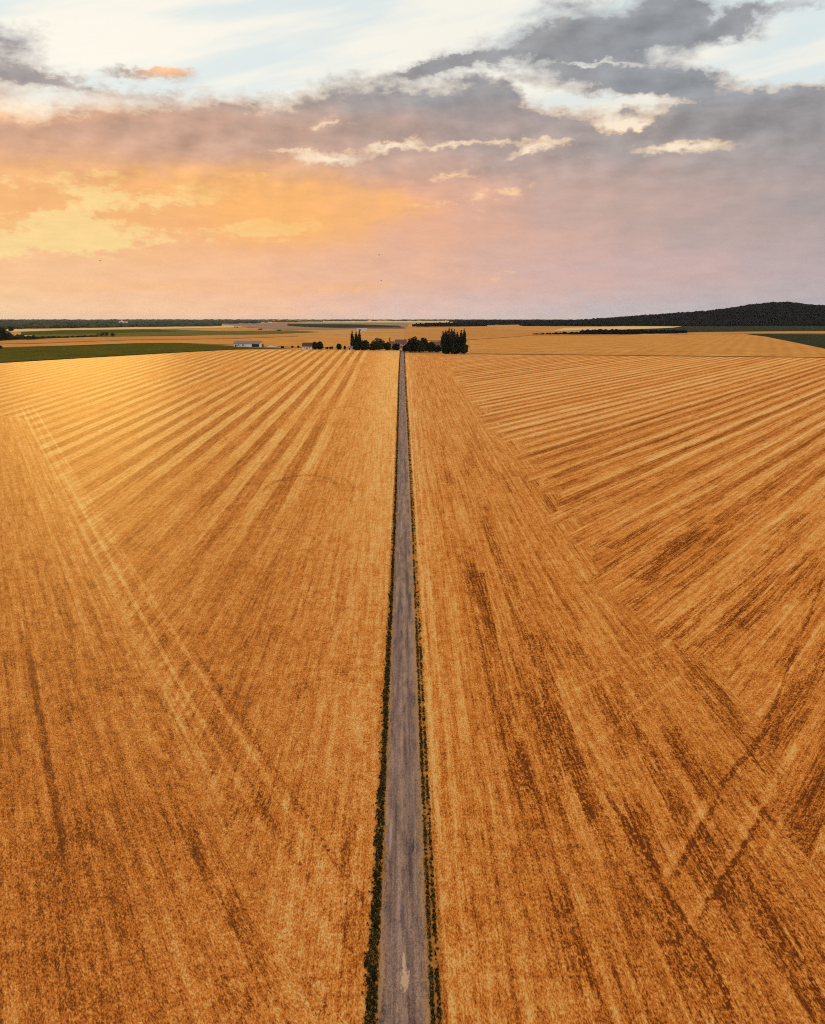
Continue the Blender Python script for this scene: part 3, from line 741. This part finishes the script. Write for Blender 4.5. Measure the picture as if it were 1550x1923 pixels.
crowns('woodland', strip((420, 606.5), (600, 604.5), 160, 2500, 30, 15, rw) + strip((600, 604), (900, 602.8), 160, 8000, 55, 18, rw) + strip((880, 603), (1060, 602.2), 120, 8000, 70, 22, rw)
       + strip((500, 602), (1060, 601.6), 220, 12000, 110, 24, rw), M['wood'], rw, 'scattered far groves strung along the middle of the horizon', 'woodland')

# ------------------------------------------------------------------ wooded hill on the right
prof = [(1040, 604), (1080, 601), (1130, 597.5), (1200, 592), (1260, 587), (1320, 583), (1370, 577), (1400, 571.5), (1440, 567.5), (1470, 567), (1498, 571), (1520, 573.5), (1560, 574), (1640, 577), (1760, 588), (1900, 604)]
def hill_h(x, y):
    """height of the hill over the plain: ridge at 5200 m, profile across"""
    px_ = 775 + (x / y - math.tan(R(YAW))) * F * (1 / math.cos(R(PITCH))) * .9815
    for (a, ha), (b, hb) in zip(prof, prof[1:]):
        if a <= px_ <= b: top = ha + (hb - ha) * (px_ - a) / (b - a); break
    else: return 0.0
    el = math.tan(R(AE(775, top)[1])) * 5200 + CAM_H - 15.5 - 9
    dyk = (y - 5200) / (1050 if y < 5200 else 1800)
    return max(0, el) * max(0, math.cos(min(1, abs(dyk)) * math.pi / 2)) ** 1.3
hv, hf = [], []; nx, ny = 90, 40
for j in range(ny):
    y = 4100 + j * 75
    for i in range(nx):
        x = 650 + i * 34; x = x * (y / 5200.0)
        z = hill_h(x, y); hv.append((x, y, h(x, y) + (z if z > .5 else -4)))
for j in range(ny - 1):
    for i in range(nx - 1): hf.append((j * nx + i, j * nx + i + 1, (j + 1) * nx + i + 1, (j + 1) * nx + i))
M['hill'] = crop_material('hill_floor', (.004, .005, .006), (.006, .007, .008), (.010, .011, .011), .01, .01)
tag(mesh('hill', hv, hf, M['hill'], smooth=True), kind='structure')
hp = []
while len(hp) < 5200:
    y = rw.uniform(4150, 5500); x = rw.uniform(620, 3600) * y / 5200; z = hill_h(x, y)
    if z < 2 and rw.random() > .15: continue
    k = rw.uniform(.7, 1.25); hp.append((x, y, h(x, y) + z - 2, 12 * k, 11 * k))
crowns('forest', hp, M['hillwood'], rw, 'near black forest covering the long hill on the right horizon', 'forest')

# ------------------------------------------------------------------ buildings
def plaster(name, c, k=.12):
    m_, tt, b, P = material(name, .85, .2)
    n1 = tt.noise(P, .8, 5.0, .65, dim='3D')
    tt.put(b.inputs['Base Color'], tt.ramp(n1, [(.3, tuple(v * (1 - k * 1.6) for v in c)), (.55, c), (.8, tuple(min(.9, v * (1 + k)) for v in c))]))
    return m_
M['white'] = plaster('white_render', (.80, .74, .68)); M['stone'] = plaster('warm_stone', (.46, .33, .24)); M['grey'] = plaster('grey_wall', (.30, .25, .22))
M['redroof'] = plaster('clay_tile', (.17, .075, .055), .25); M['darkroof'] = plaster('dark_tile', (.10, .05, .042), .25); M['mauveroof'] = plaster('sheet_roof', (.28, .20, .19), .15)
M['dark'] = plaster('dark_opening', (.02, .018, .018)); M['brick'] = plaster('brick', (.20, .09, .07)); M['sand'] = plaster('pale_heap', (.68, .54, .38))

def boxmesh(x0, x1, y0, y1, z0, z1):
    v = [(x0, y0, z0), (x1, y0, z0), (x1, y1, z0), (x0, y1, z0), (x0, y0, z1), (x1, y0, z1), (x1, y1, z1), (x0, y1, z1)]
    f = [(0, 3, 2, 1), (4, 5, 6, 7), (0, 1, 5, 4), (1, 2, 6, 5), (2, 3, 7, 6), (3, 0, 4, 7)]
    return v, f
def part(name, bx, mat, parent, label=None):
    o = mesh(name, *boxmesh(*bx), mat, parent)
    if label: o['label'] = label
    return o
def house(name, px, py, w, d, wh, rh, rz, wall, roof, label, cat, wins=(), doors=(), chims=(), hip=0.0, big=None):
    """gabled building, ridge along its own x axis, front wall towards -y"""
    o = tag(empty(name, at(px, py), R(rz)), label, cat)
    a, b = w / 2, d / 2
    v = [(-a, -b, -.6), (a, -b, -.6), (a, b, -.6), (-a, b, -.6), (-a, -b, wh), (a, -b, wh), (a, b, wh), (-a, b, wh), (-a, 0, wh + rh), (a, 0, wh + rh)]
    f = [(0, 1, 5, 4), (2, 3, 7, 6), (1, 2, 6, 9, 5), (3, 0, 4, 8, 7), (0, 3, 2, 1), (4, 5, 9, 8), (6, 7, 8, 9)]
    if hip: v[8] = (-a + hip, 0, wh + rh); v[9] = (a - hip, 0, wh + rh)
    mesh('wall', v, f, wall, o)
    e, tk = .45, .28; sl = rh / b
    ra = a + e - hip
    rv = []
    for s_ in (-1, 1):
        rv += [(-a - e, s_ * (b + e), wh - e * sl + .06), (a + e, s_ * (b + e), wh - e * sl + .06), (ra, 0, wh + rh + .06), (-ra, 0, wh + rh + .06)]
    rv = rv + [(x, y, z + tk) for x, y, z in rv]
    rf = [(0, 3, 2, 1), (4, 5, 6, 7), (8, 9, 10, 11), (13, 12, 15, 14), (0, 1, 9, 8), (5, 4, 12, 13), (1, 2, 10, 9), (3, 0, 8, 11), (4, 7, 15, 12), (6, 5, 13, 14)]
    if hip: rf += [(0, 4, 7, 3), (5, 1, 2, 6), (8, 11, 15, 12), (13, 14, 10, 9)]
    ro = mesh('roof', rv, rf, roof, o)
    for cx, cy, cw, ch in chims:
        part('chimney', (cx - cw / 2, cx + cw / 2, cy - cw / 2, cy + cw / 2, wh + rh * .3, wh + rh + ch), M['brick'], ro)
    for x0, z0, ww, hh in wins:
        wo = part('window', (x0, x0 + ww, -b - .05, -b - .004, z0, z0 + hh), M['dark'], o)
        part('sill', (x0 - .1, x0 + ww + .1, -b - .18, -b - .004, z0 - .14, z0 - .01), M['grey'], wo)
    for x0, ww, hh in doors: part('door', (x0, x0 + ww, -b - .06, -b - .004, 0, hh), M['dark'] if not big else big, o)
    return o

house('barn', 466, 651.2, 29, 9, 3.6, 2.6, -6, M['white'], M['mauveroof'], 'long low white barn with mauve sheet roof behind the green field', 'barn', wins=[(-10, 1.4, 1.6, 1.2), (-5, 1.4, 1.6, 1.2)], doors=[(5.5, 8, 3.0), (-13, 1.6, 2.4)])
o = tag(empty('barn', at(487, 651.0), R(-6)), 'small dark open shed against the right end of the long white barn', 'shed')
part('wall', (-4.5, 4.5, 1.5, 2, -.4, 2.6), M['dark'], o); part('roof', (-5, 5, -2.5, 2.5, 2.6, 2.85), M['mauveroof'], o)
for sx in (-4.6, 0, 4.6): part('post', (sx - .12, sx + .12, -2.2, -1.96, -.3, 2.6), M['grey'], o)
# pale heap of spoil near the barn
hr = random.Random(5); iv, fc = ico()
hv2 = [(v[0] * 7 * hr.uniform(.8, 1.2), v[1] * 4 * hr.uniform(.8, 1.2), v[2] * 1.8 * hr.uniform(.7, 1.2)) for v in iv]
o = mesh('heap', hv2, fc, M['sand'], smooth=True); o.location = at(509, 652); tag(o, 'pale heap of sand on the ground right of the long white barn', 'heap')

house('cottage', 578, 655.6, 9.6, 8, 3.0, 3.2, -2, M['white'], M['darkroof'], 'white walled cottage with dark red roof on the left side of the hamlet', 'house', wins=[(-3.4, 1.0, .9, 1.2), (2.2, 1.0, .9, 1.2)], doors=[(-.6, 1.0, 2.1)])
house('shed', 660, 657, 6.0, 4, 1.9, 1.4, 0, M['white'], M['mauveroof'], 'tiny pale shed at the foot of the three slender poplars', 'shed', doors=[(-2.2, 1.0, 1.7)])
house('farmhouse', 753, 653.5, 11.5, 9, 5.0, 3.4, -6, M['stone'], M['redroof'], 'large farmhouse with brown tiled roof left of the road end', 'house',
      wins=[(-5, 1.0, 1.0, 1.4), (-2.5, 1.0, 1.0, 1.4), (2.4, 1.0, 1.0, 1.4), (-5, 3.2, 1.0, 1.3), (-2.5, 3.2, 1.0, 1.3), (2.4, 3.2, 1.0, 1.3)], doors=[(.2, 1.1, 2.2)], chims=[(4.4, 0, .9, 1.0)])
house('house', 736, 656.2, 8, 8.5, 4.6, 3.0, 62, M['stone'], M['redroof'], 'smaller gabled house with tall thin chimney left of the large farmhouse', 'house',
      wins=[(-2.6, 1.0, .9, 1.3), (1.4, 1.0, .9, 1.3)], doors=[(-.5, 1.0, 2.1)], chims=[(-3.0, .6, .95, 4.2)])
house('house', 820, 657, 10, 8, 5.0, 3.0, 14, M['stone'], M['redroof'], 'small red roofed house half hidden left of the poplar cluster', 'house', wins=[(-3, 3, .9, 1.2), (2, 3, .9, 1.2)], chims=[(2.5, 0, .8, .9)])
house('outbuilding', 828.5, 655, 5, 6, 5.2, 1.2, 0, M['white'], M['mauveroof'], 'narrow white outbuilding between the red roofed house and the poplar cluster', 'shed', wins=[(-.5, 2.6, .9, 1.1)])
# pale wall and gate piers where the road enters the hamlet
o = tag(empty('garden_wall', at(758, 658.5), R(74)), 'pale stone wall with a taller pier at the end of the road', 'wall')
part('wall', (0, 12, -.25, .25, -.4, 2.1), M['sand'], o); part('pier', (-1.0, -.004, -.5, .5, -.4, 3.0), M['sand'], o); part('coping', (0, 12, -.34, .34, 2.104, 2.25), M['white'], o)
house('barn', 680, 621, 24, 12, 3.4, 1.6, 3, M['white'], M['sand'], 'far white barn with pale roof alone above the golden field', 'barn', doors=[(-8, 5, 4)])
house('house', 12, 631, 13, 9, 4.8, 3.4, 10, M['white'], M['mauveroof'], 'pale house among dark trees at the left edge', 'house', wins=[(-4, 1.1, 1, 1.3), (1.5, 1.1, 1, 1.3)], doors=[(-1.2, 1, 2.1)])
p_ = at(232, 609.5); k_ = p_.y / F
house('chateau', 232, 609.8, 15 * k_, 22, 4 * k_, 2.0 * k_, 2, M['white'], M['stone'], 'big pale country house with a tower in front of the left woodland', 'house')
o = tag(empty('tower', at(229.5, 610.0)), 'pale square tower standing in front of the big country house', 'tower')
part('wall', (-1.4 * k_, 1.4 * k_, -6, 6, -1, 7.2 * k_), M['white'], o)
mesh('roof', [(-1.6 * k_, -7, 7.2 * k_), (1.6 * k_, -7, 7.2 * k_), (1.6 * k_, 7, 7.2 * k_), (-1.6 * k_, 7, 7.2 * k_), (0, 0, 8.8 * k_)], [(0, 1, 4), (1, 2, 4), (2, 3, 4), (3, 0, 4), (0, 3, 2, 1)], M['stone'], o)
for x_, y_, w_, h_, lb in [(494, 607, 5, 1.6, 'far pale building, left of a pair on the horizon plain'), (508, 606.5, 7, 1.8, 'far pale building, right of a pair on the horizon plain'),
                           (855, 609, 4, 1.4, 'far pale house left of the dark wood behind the poplars'), (1007, 606.8, 6, 1.6, 'far white house above the blue black woodland'),
                           (1040, 608, 4, 1.2, 'small far white house at the foot of the dark hill'), (972, 606.5, 8, 1.2, 'long far white shed above the blue black woodland'),
                           (560, 604.8, 6, 1.1, 'tiny far pale building left of centre on the horizon')]:
    q = at(x_, y_); kk = q.y / F
    house('house', x_, y_, w_ * kk, 3 * kk, h_ * kk, .6 * kk, 0, M['white'], M['mauveroof'], lb, 'house')

# ------------------------------------------------------------------ birds
M['bird'] = plaster('bird_feathers', (.03, .028, .03))
def bird(px, py, dist, rz, flap, label):
    d = ray(px, py); p = camo.location + d * dist
    v = [(0, .22, 0), (.05, .08, .02), (.05, -.1, .02), (.04, -.26, 0), (-.04, -.26, 0), (-.05, -.1, .02), (-.05, .08, .02), (0, .02, -.06),
         (.26, .06, flap), (.46, -.10, flap * 1.3), (.24, -.07, flap * .9), (-.26, .06, flap), (-.46, -.10, flap * 1.3), (-.24, -.07, flap * .9)]
    f = [(0, 1, 6), (1, 2, 5, 6), (2, 3, 4, 5), (0, 7, 1), (0, 6, 7), (1, 7, 2), (6, 5, 7), (2, 7, 3), (5, 4, 7), (3, 7, 4), (1, 8, 10, 2), (8, 9, 10), (6, 5, 13, 11), (11, 13, 12)]
    o = mesh('bird', v, f, M['bird']); o.location = p; o.rotation_euler = (R(12), 0, R(rz)); return tag(o, label, 'bird', 'birds in the evening sky')
bird(188, 490, 230, 70, .12, 'tiny dark bird flying alone low over the left horizon')
bird(712, 479, 260, 110, .14, 'tiny dark bird, upper of a pair above the hamlet')
bird(716, 527, 250, 60, .10, 'tiny dark bird, lower of a pair above the hamlet')

# ------------------------------------------------------------------ evening haze
hm = bpy.data.materials.new('haze_air'); hm.use_nodes = True; hn = hm.node_tree; hn.nodes.clear()
pv_ = hn.nodes.new('ShaderNodeVolumePrincipled'); pv_.inputs['Color'].default_value = (.92, .90, .90, 1); pv_.inputs['Density'].default_value = .000006; pv_.inputs['Anisotropy'].default_value = .3
hn.links.new(pv_.outputs[0], hn.nodes.new('ShaderNodeOutputMaterial').inputs['Volume'])
tag(mesh('haze', *boxmesh(-62000, 62000, -600, 92000, -7, 260), hm), 'thin pale evening haze over the far plain', 'haze', kind='stuff')
